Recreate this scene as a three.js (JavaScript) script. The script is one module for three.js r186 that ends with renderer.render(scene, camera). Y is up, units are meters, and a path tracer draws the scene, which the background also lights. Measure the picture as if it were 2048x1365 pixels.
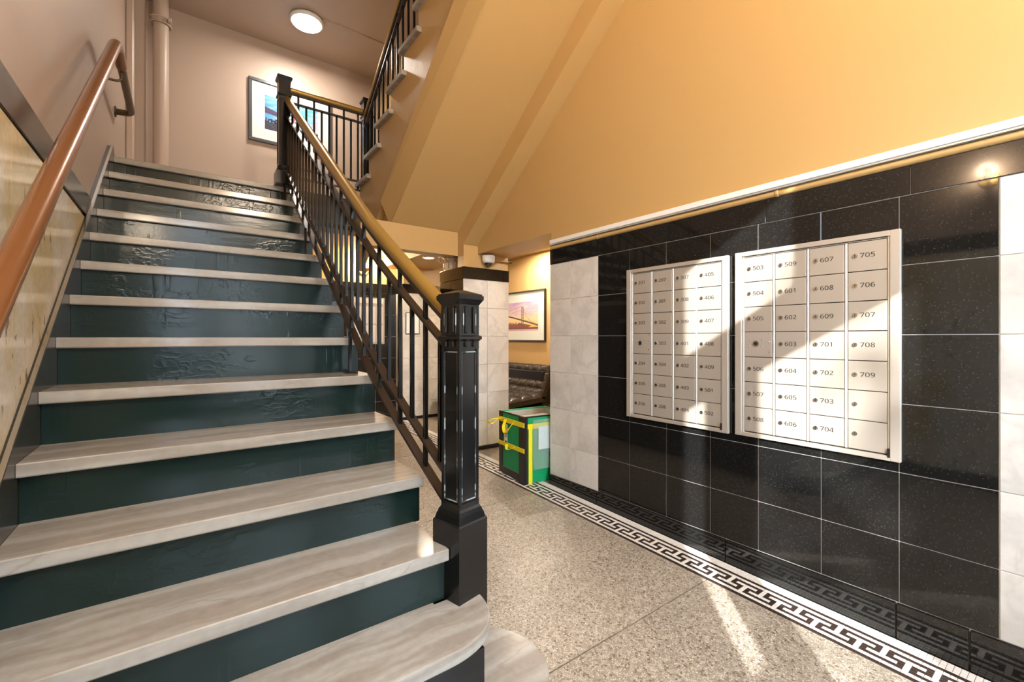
import * as THREE from 'three';
import { ConvexGeometry } from 'three/addons/geometries/ConvexGeometry.js';
import { TextGeometry } from 'three/addons/geometries/TextGeometry.js';
import { FontLoader } from 'three/addons/loaders/FontLoader.js';
import { mergeGeometries } from 'three/addons/utils/BufferGeometryUtils.js';
import { RectAreaLightUniformsLib } from 'three/addons/lights/RectAreaLightUniformsLib.js';

// ---------------------------------------------------------------- camera, sky, sun, exposure
const EYE = 1.07, YAW = 36.565, FOCAL = 892.26;            // metres, degrees, pixels of a 2048 x 1365 frame
RectAreaLightUniformsLib.init();
const scene = new THREE.Scene();
const camera = new THREE.PerspectiveCamera(2 * Math.atan(682.5 / FOCAL) * 180 / Math.PI, 2048 / 1365, 0.02, 200);
camera.position.set(0, EYE, 0);
camera.rotation.y = -YAW * Math.PI / 180;
camera.setViewOffset(2048, 1365, 0, 7.1, 2048, 1365);      // horizon a little above the middle of the frame
scene.background = new THREE.Color().setRGB(13, 15.5, 19);

const sun = new THREE.DirectionalLight(new THREE.Color().setRGB(1, 0.985, 0.98), 19);
sun.position.set(-12, 8.6, 13); sun.target.position.set(1.0, 0.37, 0);
sun.castShadow = true; sun.shadow.mapSize.set(2048, 2048);
Object.assign(sun.shadow.camera, { left: -7, right: 7, top: 7, bottom: -7, near: 1, far: 40 });
scene.add(sun, sun.target);

const renderer = new THREE.WebGLRenderer({ antialias: true });
renderer.shadowMap.enabled = true;
renderer.toneMapping = THREE.LinearToneMapping;
renderer.toneMappingExposure = 1.0;

// ---------------------------------------------------------------- seeded noise and textures
function rng(seed) { let a = seed >>> 0; return () => { a = (a + 0x6D2B79F5) | 0; let t = Math.imul(a ^ (a >>> 15), 1 | a); t = (t + Math.imul(t ^ (t >>> 7), 61 | t)) ^ t; return ((t ^ (t >>> 14)) >>> 0) / 4294967296; }; }
function lattice(seed, n) { const r = rng(seed), a = new Float32Array(n * n); for (let i = 0; i < a.length; i++) a[i] = r(); return a; }
function periodic(seed, n) {                                 // value noise that repeats over the unit square
  const a = lattice(seed, n);
  return (u, v) => {
    const x = ((u % 1) + 1) % 1 * n, y = ((v % 1) + 1) % 1 * n, i = Math.floor(x) % n, j = Math.floor(y) % n;
    let s = x - Math.floor(x), t = y - Math.floor(y); s = s * s * (3 - 2 * s); t = t * t * (3 - 2 * t);
    const i1 = (i + 1) % n, j1 = (j + 1) % n;
    return (a[j * n + i] * (1 - s) + a[j * n + i1] * s) * (1 - t) + (a[j1 * n + i] * (1 - s) + a[j1 * n + i1] * s) * t;
  };
}
function fbm(seed, base, oct = 5, gain = 0.5) {
  const ls = []; for (let o = 0; o < oct; o++) ls.push(periodic(seed + o * 17, base << o));
  return (u, v) => { let s = 0, w = 1, W = 0; for (const l of ls) { s += w * l(u, v); W += w; w *= gain; } return s / W; };
}
const clamp = (x, a = 0, b = 1) => Math.min(b, Math.max(a, x));
const mix = (a, b, t) => a.map((p, i) => p + (b[i] - p) * t);
const smooth = (a, b, x) => { const t = clamp((x - a) / (b - a)); return t * t * (3 - 2 * t); };
function tex(n, fn, srgb, repeat = 1) {
  const d = new Uint8Array(n * n * 4);
  for (let y = 0; y < n; y++) for (let x = 0; x < n; x++) {
    const c = fn((x + 0.5) / n, (y + 0.5) / n), k = (y * n + x) * 4;
    for (let i = 0; i < 3; i++) d[k + i] = clamp(Array.isArray(c) ? c[i] : c) * 255;
    d[k + 3] = 255;
  }
  const t = new THREE.DataTexture(d, n, n, THREE.RGBAFormat);
  t.wrapS = t.wrapT = THREE.RepeatWrapping; t.magFilter = THREE.LinearFilter; t.minFilter = THREE.LinearMipmapLinearFilter; t.generateMipmaps = true;
  if (srgb) t.colorSpace = THREE.SRGBColorSpace;
  t.repeat.set(repeat, repeat); t.needsUpdate = true; return t;
}
function worley(seed, n) {                                    // distance to the nearest and second nearest cell point, and the cell's own number
  const r = rng(seed), px = new Float32Array(n * n), py = new Float32Array(n * n), id = new Float32Array(n * n); for (let i = 0; i < n * n; i++) { px[i] = r(); py[i] = r(); id[i] = r(); }
  return (u, v) => {
    const x = u * n, y = v * n, i = Math.floor(x), j = Math.floor(y); let d1 = 9, d2 = 9, k = 0;
    for (let b = -1; b <= 1; b++) for (let a = -1; a <= 1; a++) {
      const q = ((j + b + n) % n) * n + (i + a + n) % n, dx = i + a + px[q] - x, dy = j + b + py[q] - y, d = dx * dx + dy * dy;
      if (d < d1) { d2 = d1; d1 = d; k = q; } else if (d < d2) d2 = d;
    }
    return [Math.sqrt(d1), Math.sqrt(d2), id[k]];
  };
}
const nA = fbm(3, 4), nB = fbm(51, 8), nC = fbm(97, 2, 6), nFine = fbm(211, 64, 3), nMid = fbm(311, 16, 4);

const wTer = worley(7, 150), wTer2 = worley(19, 60);
const terrazzoTex = tex(1024, (u, v) => {
  const [a, b, id] = wTer(u, v), e = smooth(0.04, 0.22, b - a), [c, d, id2] = wTer2(u, v);
  let chip = mix([0.55, 0.51, 0.45], [0.79, 0.755, 0.695], id);
  if (id > 0.93) chip = [0.42, 0.36, 0.30];
  if (id2 > 0.9) chip = mix(chip, [0.80, 0.77, 0.72], 0.5);
  const m = mix([0.46, 0.41, 0.355], chip, e), s = 0.93 + 0.14 * nA(u, v);
  return m.map((x) => x * s);
}, true);
const vein = (n, w, sharp) => (u, v) => { const k = Math.abs(n(u, v) - 0.5) * 2; return Math.pow(clamp(1 - k / w), sharp); };
const v1 = vein(nC, 0.10, 2), v2 = vein(fbm(77, 3, 6), 0.06, 2);
const marbleTex = tex(1024, (u, v) => {                       // white veined wall marble
  const w = nB(u, v) - 0.5, a = v1(u + w * 0.10, v * 1 + w * 0.05), b = v2(u * 1, v + w * 0.12);
  const base = mix([0.84, 0.82, 0.79], [0.76, 0.745, 0.72], smooth(0.35, 0.75, nA(u, v)));
  return mix(mix(base, [0.66, 0.65, 0.64], a * 0.32), [0.70, 0.675, 0.63], b * 0.25).map((x) => x * (0.975 + 0.05 * nFine(u, v)));
}, true);
const streak = fbm(401, 3, 6), streakV = vein(fbm(433, 2, 6), 0.05, 2.2);
const treadTex = tex(1024, (u, v) => {                        // pinkish grey tread marble with veins that run along the step
  const w = nB(u, v) - 0.5, uu = u, vv = v * 3 + w * 0.10;
  const s = streak(uu, v * 9 + w * 0.3), k = streakV(uu, vv);
  const base = mix([0.585, 0.555, 0.52], [0.66, 0.645, 0.615], smooth(0.3, 0.7, s));
  return mix(base, [0.46, 0.41, 0.37], k * 0.30 * smooth(0.45, 0.65, nA(u, v))).map((x) => x * (0.96 + 0.08 * nFine(u, v)));
}, true);
const creamTex = tex(1024, (u, v) => {                        // cream wainscot marble with ochre clouds and dark flecks
  const w = nB(u, v) - 0.5, c = smooth(0.46, 0.66, nC(u + w * 0.06, v));
  const f = smooth(0.66, 0.74, nMid(u * 2, v + w * 0.05)) * smooth(0.4, 0.6, nA(v, u));
  return mix(mix([0.86, 0.83, 0.77], [0.80, 0.71, 0.50], c * 0.8), [0.40, 0.34, 0.25], f * 0.7).map((x) => x * (0.95 + 0.1 * nFine(u, v)));
}, true);
const wGr = worley(31, 230);
const graniteTex = tex(1024, (u, v) => {                      // black granite with grey crystals
  const [a, , id] = wGr(u, v), k = smooth(0.55, 0.2, a);
  const c = id > 0.92 ? 0.175 : id > 0.6 ? 0.11 : 0.085;
  const x = 0.085 + (c - 0.085) * k + 0.03 * (nB(u, v) - 0.5); return [x * 1.02, x, x * 0.98];
}, true);
const plasterBump = tex(512, (u, v) => 0.5 * nA(u, v) + 0.35 * nB(u, v) + 0.15 * nFine(u, v));
const grainN = fbm(503, 4, 6), ridgeN = fbm(541, 24, 3), dripN = fbm(577, 40, 2);
const riserBump = tex(512, (u, v) => {                        // many coats of paint: brush grain along the step, wrinkles in patches and a few drips
  const patch = smooth(0.48, 0.62, nA(u, v)), ridge = Math.pow(1 - Math.abs(2 * ridgeN(u, v * 2) - 1), 6), drip = smooth(0.62, 0.72, dripN(u, v * 0.05)) * smooth(0.5, 0.65, nA(v, u));
  return 0.4 * grainN(u, v * 8) + 0.12 * nFine(u, v) + 0.38 * ridge * patch + 0.3 * drip;
});
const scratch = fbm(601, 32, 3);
const wornGlintTex = tex(512, (u, v) => { const k = smooth(0.46, 0.60, scratch(u, v)); return mix([0.16, 0.165, 0.17], [0.60, 0.64, 0.66], k); }, true);  // pale wear, with the bead highlights painted into its grey
const ironBump = tex(512, (u, v) => 0.6 * nMid(u, v) + 0.4 * nFine(u, v));

// ---------------------------------------------------------------- materials
const lin = (r, g, b) => new THREE.Color().setRGB(r, g, b);
const M = {};
const std = (o) => new THREE.MeshStandardMaterial(o);
const phys = (o) => new THREE.MeshPhysicalMaterial(o);
M.tan = std({ color: lin(0.43, 0.335, 0.268), roughness: 0.42, bumpMap: plasterBump, bumpScale: 0.0018 });
M.amber = std({ color: lin(0.50, 0.32, 0.125), roughness: 0.40, bumpMap: plasterBump, bumpScale: 0.002 });
M.terrazzo = std({ map: terrazzoTex, roughness: 0.38 });
M.joint = std({ color: lin(0.12, 0.075, 0.04), roughness: 0.8 });
M.marble = std({ map: marbleTex, roughness: 0.22 });
M.cream = std({ map: creamTex, roughness: 0.14 });
M.tread = phys({ map: treadTex, roughness: 0.16 });
M.granite = phys({ map: graniteTex, roughness: 0.045, specularIntensity: 1 });
M.darkstone = std({ color: lin(0.035, 0.032, 0.028), roughness: 0.16 });
M.bandstone = std({ color: lin(0.042, 0.034, 0.028), roughness: 0.24 });
M.grout = std({ color: lin(0.55, 0.52, 0.48), roughness: 0.85 });
M.darkgrout = std({ color: lin(0.06, 0.05, 0.045), roughness: 0.9 });
M.riser = phys({ specularIntensity: 0.75, color: lin(0.007, 0.018, 0.016), roughness: 0.20, bumpMap: riserBump, bumpScale: 0.0016 });
M.iron = std({ color: lin(0.006, 0.006, 0.0065), roughness: 0.23, bumpMap: ironBump, bumpScale: 0.0006 });
M.bar = std({ color: lin(0.032, 0.022, 0.018), roughness: 0.36, bumpMap: ironBump, bumpScale: 0.0006 });
M.worn = std({ map: wornGlintTex, roughness: 0.4 });
M.brass = std({ color: lin(0.42, 0.26, 0.06), metalness: 0.55, roughness: 0.30, bumpMap: ironBump, bumpScale: 0.0005 });
M.copper = std({ color: lin(0.235, 0.098, 0.034), metalness: 0.35, roughness: 0.26 });
M.bronze = std({ color: lin(0.10, 0.065, 0.035), metalness: 0.5, roughness: 0.35 });
M.aluminium = std({ color: lin(0.46, 0.41, 0.35), metalness: 0.35, roughness: 0.42 });
M.alDoor = std({ color: lin(0.43, 0.38, 0.32), metalness: 0.3, roughness: 0.38 });
M.alRib = std({ color: lin(0.72, 0.68, 0.62), metalness: 0.5, roughness: 0.3 });
M.gap = std({ color: lin(0.03, 0.027, 0.024), roughness: 0.8 });
M.chrome = std({ color: lin(0.62, 0.60, 0.57), metalness: 0.95, roughness: 0.2 });
M.black = std({ color: lin(0.008, 0.008, 0.009), roughness: 0.35 });
M.ink = std({ color: lin(0.012, 0.012, 0.012), roughness: 0.6 });
M.white = std({ color: lin(0.80, 0.79, 0.77), roughness: 0.45 });
M.mat = std({ color: lin(0.86, 0.85, 0.83), roughness: 0.7 });
M.mosaicWhite = std({ color: lin(0.72, 0.68, 0.62), roughness: 0.35 });
M.mosaicBlack = std({ color: lin(0.035, 0.022, 0.018), roughness: 0.35 });
M.leather = std({ color: lin(0.035, 0.026, 0.020), roughness: 0.26 });
M.green = std({ color: lin(0.0, 0.30, 0.105), roughness: 0.55 });
M.yellow = std({ color: lin(0.86, 0.70, 0.01), roughness: 0.6 });
M.bagTrim = std({ color: lin(0.012, 0.012, 0.012), roughness: 0.3 });
M.silver = std({ color: lin(0.50, 0.49, 0.46), roughness: 0.35, metalness: 0.3 });
M.plasterCast = std({ color: lin(0.70, 0.54, 0.34), roughness: 0.5 });
M.plastic = phys({ color: lin(0.9, 0.95, 0.95), roughness: 0.12, transmission: 0.9, thickness: 0 });
M.glass = phys({ color: lin(0.97, 0.985, 0.98), roughness: 0.0, transmission: 1, thickness: 0 });
M.smoked = phys({ color: lin(0.03, 0.03, 0.03), roughness: 0.06, clearcoat: 1 });
M.doorPaint = std({ color: lin(0.03, 0.035, 0.032), roughness: 0.35 });
M.stoneWall = std({ color: lin(0.42, 0.38, 0.33), roughness: 0.8 });
M.pavement = std({ color: lin(0.36, 0.35, 0.33), roughness: 0.9 });
M.bark = std({ color: lin(0.10, 0.075, 0.055), roughness: 0.9 });
M.leaf = std({ color: lin(0.10, 0.17, 0.045), roughness: 0.7, side: THREE.DoubleSide });
const glow = (r, g, b, k) => std({ color: lin(0.8, 0.8, 0.8), emissive: lin(r, g, b), emissiveIntensity: k, roughness: 0.5 });

// ---------------------------------------------------------------- geometry helpers: x to the right, y up from the floor, d into the picture (z = -d)
function uvMetres(g, du = 0, dv = 0, s = 1) {
  if (g.index) g = g.toNonIndexed();
  const p = g.attributes.position, uv = new Float32Array(p.count * 2), a = new THREE.Vector3(), b = new THREE.Vector3(), c = new THREE.Vector3();
  for (let i = 0; i < p.count; i += 3) {
    a.fromBufferAttribute(p, i); b.fromBufferAttribute(p, i + 1); c.fromBufferAttribute(p, i + 2);
    const n = b.clone().sub(a).cross(c.clone().sub(a)), nx = Math.abs(n.x), ny = Math.abs(n.y), nz = Math.abs(n.z);
    [a, b, c].forEach((q, k) => {
      const [u, v] = nx >= ny && nx >= nz ? [q.z, q.y] : ny >= nz ? [q.x, q.z] : [q.x, q.y];
      uv[(i + k) * 2] = u * s + du; uv[(i + k) * 2 + 1] = v * s + dv;
    });
  }
  g.setAttribute('uv', new THREE.BufferAttribute(uv, 2));
  for (const k of Object.keys(g.attributes)) if (!['position', 'normal', 'uv'].includes(k)) g.deleteAttribute(k);
  return g;
}
function chamfer(w, h, l, b = 0.003, du = 0, dv = 0) {         // box with cut edges, centred
  b = Math.min(b, w * 0.45, h * 0.45, l * 0.45); const pts = [], X = w / 2, Y = h / 2, Z = l / 2;
  for (const i of [-1, 1]) for (const j of [-1, 1]) for (const k of [-1, 1]) {
    pts.push(new THREE.Vector3(i * (X - b), j * (Y - b), k * Z), new THREE.Vector3(i * (X - b), j * Y, k * (Z - b)), new THREE.Vector3(i * X, j * (Y - b), k * (Z - b)));
  }
  return uvMetres(new ConvexGeometry(pts), du, dv);
}
function boxXYD(x0, x1, y0, y1, d0, d1, b = 0, du = 0, dv = 0) {
  const w = x1 - x0, h = y1 - y0, l = d1 - d0;
  const g = b ? chamfer(w, h, l, b, du, dv) : uvMetres(new THREE.BoxGeometry(w, h, l), du, dv);
  return g.translate((x0 + x1) / 2, (y0 + y1) / 2, -(d0 + d1) / 2);
}
const shapeOf = (pts) => new THREE.Shape(pts.map(([a, b]) => new THREE.Vector2(a, b)));
const extr = (shape, depth, bevel = 0, seg = 1, curve = 10) => new THREE.ExtrudeGeometry(shape, { depth: depth - 2 * bevel, bevelEnabled: bevel > 0, bevelThickness: bevel, bevelSize: bevel, bevelOffset: -bevel, bevelSegments: seg, curveSegments: curve }).translate(0, 0, bevel);
const prismX = (pts, x0, x1, bevel = 0) => uvMetres(extr(Array.isArray(pts) ? shapeOf(pts) : pts, x1 - x0, bevel).rotateY(Math.PI / 2).translate(x0, 0, 0));      // pts: [d, y]
const prismD = (pts, d0, d1, bevel = 0) => uvMetres(extr(Array.isArray(pts) ? shapeOf(pts) : pts, d1 - d0, bevel).translate(0, 0, -d1));                           // pts: [x, y]
const prismY = (pts, y0, y1, bevel = 0, seg = 1, curve = 16) => uvMetres(extr(Array.isArray(pts) ? shapeOf(pts) : pts, y1 - y0, bevel, seg, curve).rotateX(-Math.PI / 2).translate(0, y0, 0)); // pts: [x, d]
const V = (x, y, d) => new THREE.Vector3(x, y, -d);
function tube(pts, r, closed = false, rad = 12, seg = 0) {
  const c = new THREE.CatmullRomCurve3(pts, closed, 'centripetal');
  return new THREE.TubeGeometry(c, seg || pts.length * 8, r, rad, closed);
}
function polyTube(pts, r, rad = 12, bend = 0.05) {             // straight runs joined by short bends, closed ends
  const path = new THREE.CurvePath(); let p = pts[0].clone();
  for (let i = 1; i < pts.length - 1; i++) {
    const a = pts[i].clone().lerp(pts[i - 1], Math.min(0.45, bend / pts[i].distanceTo(pts[i - 1]))), b = pts[i].clone().lerp(pts[i + 1], Math.min(0.45, bend / pts[i].distanceTo(pts[i + 1])));
    path.add(new THREE.LineCurve3(p, a)); path.add(new THREE.QuadraticBezierCurve3(a, pts[i], b)); p = b;
  }
  path.add(new THREE.LineCurve3(p, pts[pts.length - 1]));
  const out = [new THREE.TubeGeometry(path, pts.length * 24, r, rad, false)];
  for (const q of [pts[0], pts[pts.length - 1]]) out.push(new THREE.SphereGeometry(r * 0.999, rad, 8).translate(q.x, q.y, q.z));
  return merge(out);
}
function sweep(pts, w, h) {                                    // flat bar: w sideways, h upright, along a path
  const pos = [], idx = [], n = pts.length;
  pts.forEach((p, i) => {
    const t = pts[Math.min(n - 1, i + 1)].clone().sub(pts[Math.max(0, i - 1)]).normalize(), s = new THREE.Vector3().crossVectors(t, new THREE.Vector3(0, 1, 0)).normalize(), u = new THREE.Vector3().crossVectors(s, t).normalize();
    for (const [a, b] of [[-1, -1], [1, -1], [1, 1], [-1, 1]]) pos.push(...p.clone().addScaledVector(s, a * w / 2).addScaledVector(u, b * h / 2).toArray());
  });
  for (let i = 0; i < n - 1; i++) for (let k = 0; k < 4; k++) { const a = i * 4 + k, b = i * 4 + (k + 1) % 4; idx.push(a, b, b + 4, a, b + 4, a + 4); }
  idx.push(0, 2, 1, 0, 3, 2); const e = (n - 1) * 4; idx.push(e, e + 1, e + 2, e, e + 2, e + 3);
  let g = new THREE.BufferGeometry(); g.setAttribute('position', new THREE.Float32BufferAttribute(pos, 3)); g.setIndex(idx);
  g = g.toNonIndexed(); g.computeVertexNormals(); return uvMetres(g);
}
function clean(g) { if (g.index) g = g.toNonIndexed(); if (!g.attributes.uv) g = uvMetres(g); for (const k of Object.keys(g.attributes)) if (!['position', 'normal', 'uv'].includes(k)) g.deleteAttribute(k); return g; }
const merge = (list) => mergeGeometries(list.map(clean));

const taken = new Map();
function numbered(name) { const k = taken.get(name) || 0; taken.set(name, k + 1); return k ? `${name}_${String(k).padStart(3, '0')}` : name; }
function part(name, geo, mat, parent, label) {
  const m = new THREE.Mesh(geo, mat); m.name = name; m.castShadow = m.receiveShadow = true;
  if (label) m.userData.label = label;
  parent.add(m); return m;
}
// a thing: group at its base; at() shifts a geometry given in room coordinates into the group
function thing(name, label, category, base = [0, 0, 0], group) {
  const o = new THREE.Group(); o.name = numbered(name); o.position.set(base[0], base[1], -base[2]);
  o.userData = { label, category }; if (group) o.userData.group = group; scene.add(o);
  o.put = (n, g, m, parent = o, l) => part(n, g.translate(-base[0], -base[1], base[2]), m, parent, l);
  return o;
}
function structure(name, label) { const o = new THREE.Group(); o.name = name; o.userData = { kind: 'structure', label }; scene.add(o); return o; }

// ---------------------------------------------------------------- main measures
const XL = -0.405, XW = 2.077, DF = -0.8, DB = 5.7, CEIL = EYE + 3.34, E = (y) => y + EYE;
const RISE = 0.178, RUN = 0.2503, nose = (k) => 2.332 + (k - 6) * RUN, top = (k) => E(0) + (k - 6) * RISE, XT = 0.75, XS = -0.373;
const LAND = top(13), SLOPE = 0.033, FLOOR0 = -0.03, floorY = (d) => FLOOR0 + SLOPE * d;
const ROWS = [E(-0.956), E(-0.735), E(-0.487), E(-0.239), E(0.010), E(0.259), E(0.507)], BAND = [E(0.507), E(0.611)];
const rnd = rng(20240);

// ---------------------------------------------------------------- structure: floor
const floor = structure('floor', 'beige terrazzo floor with a black and white key mosaic border');
floor.position.y = FLOOR0; floor.rotation.x = Math.atan(SLOPE);
{
  part('subfloor', boxXYD(-0.6, 3.4, -0.16, -0.004, -1.05, 6.0), M.joint, floor);
  const cuts = [-0.8, 1.066, 2.277, 3.49, 4.70, 5.9];
  for (let i = 0; i < cuts.length - 1; i++) part('terrazzo_panel', boxXYD(XL, 1.855, -0.05, 0, cuts[i] + 0.0032, cuts[i + 1] - 0.0032, 0, i * 0.37, i * 0.21), M.terrazzo, floor);
  part('terrazzo_panel', boxXYD(2.064, 3.35, -0.05, 0, 2.2, 5.0), M.terrazzo, floor);
  part('mosaic_bed', boxXYD(1.855, 2.064, -0.05, -0.0015, -0.8, 5.0), M.darkgrout, floor);
  // half-round marble slab let into the floor round the foot of the stair
  const s = new THREE.Shape(); s.moveTo(-0.36, 0.86); s.lineTo(0.70, 0.86); s.lineTo(0.70, 0.86); s.absarc(0.77, 1.19, 0.207, -1.2, 1.15, false); s.lineTo(0.70, 1.385); s.lineTo(-0.36, 1.385);
  part('marble_slab', prismY(s, -0.02, 0.003, 0.001, 1, 24), M.tread, floor, 'rounded grey marble slab set in the floor at the stair foot');
  // key pattern: rows counted from the terrazzo towards the wall
  const five = ['DDDW', 'WWDW', 'DDDW', 'DWWW', 'DDDD'], two = ['DDDD', 'DWWW', 'DDDW', 'WWDW', 'DDDW'];   // bottom row first, fourth column is the gap
  const P = 0.0170, x0 = 1.8585, list = [];
  for (let c = 0; c < 286; c++) {
    const d = 0.13 + c * 0.0167 + 0.008, g = Math.floor(c / 4) % 2 ? two : five, k = 3 - (c % 4);
    for (let r = 0; r < 12; r++) {
      let dark = r === 0 || r === 8;
      if (r >= 2 && r <= 6) dark = g[r - 2][k] === 'D';
      const x = x0 + (r + 0.5) * P;
      if (x > 1.93 && d > 3.30 && d < 3.77) continue;
      list.push({ x, d, dark });
    }
  }
  const c = Math.cos(YAW * Math.PI / 180), sn = Math.sin(YAW * Math.PI / 180);
  for (const t of list) { const zc = t.x * sn + t.d * c, u = 1024 + FOCAL * (t.x * c - t.d * sn) / zc, v = 675 + FOCAL * 1.08 / zc; t.far = u > -20 && u < 2060 && v < 1380 ? zc : 99; }
  list.sort((a, b) => a.far - b.far);
  const gs = [0, 1, 2].map((i) => chamfer(0.0158, 0.006, 0.0155, 0.0007, i * 0.3, i * 0.2));
  list.slice(0, 300).forEach((t, i) => { const m = part('mosaic_tile', gs[i % 3], t.dark ? M.mosaicBlack : M.mosaicWhite, floor); m.position.set(t.x, -0.0025 + (rnd() - 0.5) * 0.0004, -t.d); });
  const rest = list.slice(300), im = new THREE.InstancedMesh(gs[0], std({ color: 0xffffff, roughness: 0.35 }), rest.length), mm = new THREE.Matrix4();
  rest.forEach((t, i) => { im.setMatrixAt(i, mm.makeTranslation(t.x, -0.0025, -t.d)); im.setColorAt(i, t.dark ? M.mosaicBlack.color : M.mosaicWhite.color); });
  im.name = 'mosaic_tiles'; im.userData.kind = 'stuff'; im.castShadow = im.receiveShadow = true; floor.add(im);
}

// ---------------------------------------------------------------- structure: right wall with its tiles
const wr = structure('wall_right', 'amber painted wall above black granite and white marble tiles');
part('plaster', merge([boxXYD(XW + 0.012, 2.41, -0.2, CEIL, DF - 0.2, 2.353), boxXYD(XW + 0.012, 2.41, E(0.734), CEIL, 2.353, 3.3205), boxXYD(XW + 0.012, 2.41, E(0.80), CEIL, 3.3205, DB + 0.1)]), M.amber, wr);
{
  const tileDepth = 0.012, g = 0.0012, cols = [1.905, 1.664, 1.420, 1.174, 0.948, 0.704, 0.460, 0.215];
  part('grout', boxXYD(XW + 0.0035, XW + 0.013, ROWS[0] - 0.01, BAND[1] - 0.004, DF, 2.352), M.grout, wr);
  const tile = (name, mat, d0, d1, y0, y1) => part(name, boxXYD(XW, XW + tileDepth, y0 + g, y1 - g, d0 + g, d1 - g, 0.0012, rnd() * 3, rnd() * 3), mat, wr);
  for (let r = 0; r < 6; r++) {
    for (let c = 0; c < 7; c++) tile('granite_tile', M.granite, cols[c + 1], cols[c], ROWS[r], ROWS[r + 1]);
    for (const [a, b] of [[1.905, 2.148], [2.148, 2.353], [-0.03, 0.215], [-0.275, -0.03]]) tile('marble_tile', M.marble, a, b, ROWS[r], ROWS[r + 1]);
    for (const [a, b] of [[-0.52, -0.275], [-0.8, -0.52]]) tile('granite_tile', M.granite, a, b, ROWS[r], ROWS[r + 1]);
  }
  const bj = [-0.8, -0.543, -0.057, 0.429, 0.915, 1.401, 1.887, 2.353];
  for (let i = 0; i < bj.length - 1; i++) part('band_tile', boxXYD(XW - 0.003, XW + tileDepth, BAND[0] + g, BAND[1], bj[i] + g, bj[i + 1] - g, 0.0015, rnd() * 3, rnd() * 3), M.granite, wr);
}
const br = structure('baseboard_right', 'black granite base under the wall tiles');
{
  const bj = [-0.8, -0.33, 0.28, 0.467, 1.095, 1.909, 2.36];
  for (let i = 0; i < bj.length - 1; i++) part('base_tile', boxXYD(XW - 0.010, XW + 0.012, -0.08, ROWS[0] - 0.0015, bj[i] + 0.0015, bj[i + 1] - 0.0015, 0.0015, rnd() * 3, rnd() * 3), M.granite, br);
}
// pier that carries the beam, with its tiles
const pier = structure('wall_pier', 'pier of white marble and black granite tiles under the stair beam');
{
  const x0 = 1.946, x1 = 2.425, d0 = 3.32, d1 = 3.751, g = 0.0012;
  part('core', boxXYD(x0 + 0.01, x1 - 0.01, 0, E(0.60), d0 + 0.01, d1 - 0.01), M.grout, pier);
  const xs = [1.946, 2.19, 2.425];
  for (let r = 0; r < 6; r++) {
    for (let c = 0; c < 2; c++) part('marble_tile', boxXYD(xs[c] + (c ? g : 0), xs[c + 1] - g, ROWS[r] + g, ROWS[r + 1] - g, d0, d0 + 0.012, 0.001, rnd() * 3, rnd() * 3), M.marble, pier);
    for (const [a, b] of [[3.333, 3.545], [3.545, 3.751]]) part('granite_tile', boxXYD(x0, x0 + 0.012, ROWS[r] + g, ROWS[r + 1] - g, a + g, b - g, 0.001, rnd() * 3, rnd() * 3), M.granite, pier);
    for (const [a, b] of [[3.333, 3.545], [3.545, 3.751]]) part('marble_tile', boxXYD(x1 - 0.012, x1, ROWS[r] + g, ROWS[r + 1] - g, a + g, b - g, 0.001, rnd() * 3, rnd() * 3), M.marble, pier);
  }
  part('band_tile', boxXYD(x0 - 0.004, x1, BAND[0] + g, BAND[1], d0 - 0.004, d0 + 0.012, 0.001), M.granite, pier);
  part('band_tile', boxXYD(x0 - 0.004, x0 + 0.012, BAND[0] + g, BAND[1], d0 + 0.012, d1, 0.001), M.granite, pier);
  part('base_tile', boxXYD(x0 - 0.008, x1 + 0.004, 0, ROWS[0] - 0.001, d0 - 0.008, d0 + 0.012, 0.001), M.granite, pier);
  part('base_tile', boxXYD(x0 - 0.008, x0 + 0.012, 0, ROWS[0] - 0.001, d0 + 0.012, d1, 0.001), M.granite, pier);
  part('plaster', merge([boxXYD(x0, 2.415, BAND[1], E(0.799), d0, 3.42), boxXYD(2.16, 2.415, BAND[1], E(0.92), 3.42, d1)]), M.amber, pier);
}

// ---------------------------------------------------------------- structure: left wall with its marble wainscot
const wl = structure('wall_left', 'tan painted wall over a cream marble wainscot beside the stair');
part('plaster', boxXYD(XL - 0.2, XL, -0.2, CEIL, DF - 0.2, DB + 0.1), M.tan, wl);
const skirtY = (d) => E(0.711 * (d - 2.332) + 0.062);
{
  const lineAt = (y) => 2.332 + (y - E(0.062)) / 0.711, yb = E(0.622), cuts = [-0.8, 0.1, 1.0, 1.9, lineAt(yb)];
  for (let i = 0; i < cuts.length - 1; i++) {
    const a = cuts[i] + 0.0008, b = cuts[i + 1] - 0.0008, lo = (d) => Math.max(0.10, skirtY(d) - 0.01);
    const pts = [[a, lo(a)]]; const bend = lineAt(0.11); if (bend > a && bend < b) pts.push([bend, lo(bend)]); pts.push([b, lo(b)]); if (i < cuts.length - 2) pts.push([b, yb]); pts.push([a, yb]);
    part('marble_slab', prismX(pts, XL, XL + 0.012), M.cream, wl);
  }
  part('band', prismX([[-0.8, yb + 0.004], [lineAt(yb) + 0.006, yb + 0.004], [lineAt(E(0.742)), E(0.742)], [-0.8, E(0.742)]], XL, XL + 0.018, 0.002), M.bandstone, wl, 'dark stone band along the top of the wainscot');
}
const bl = structure('baseboard_left', 'black stone skirting that climbs beside the stair treads');
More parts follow.
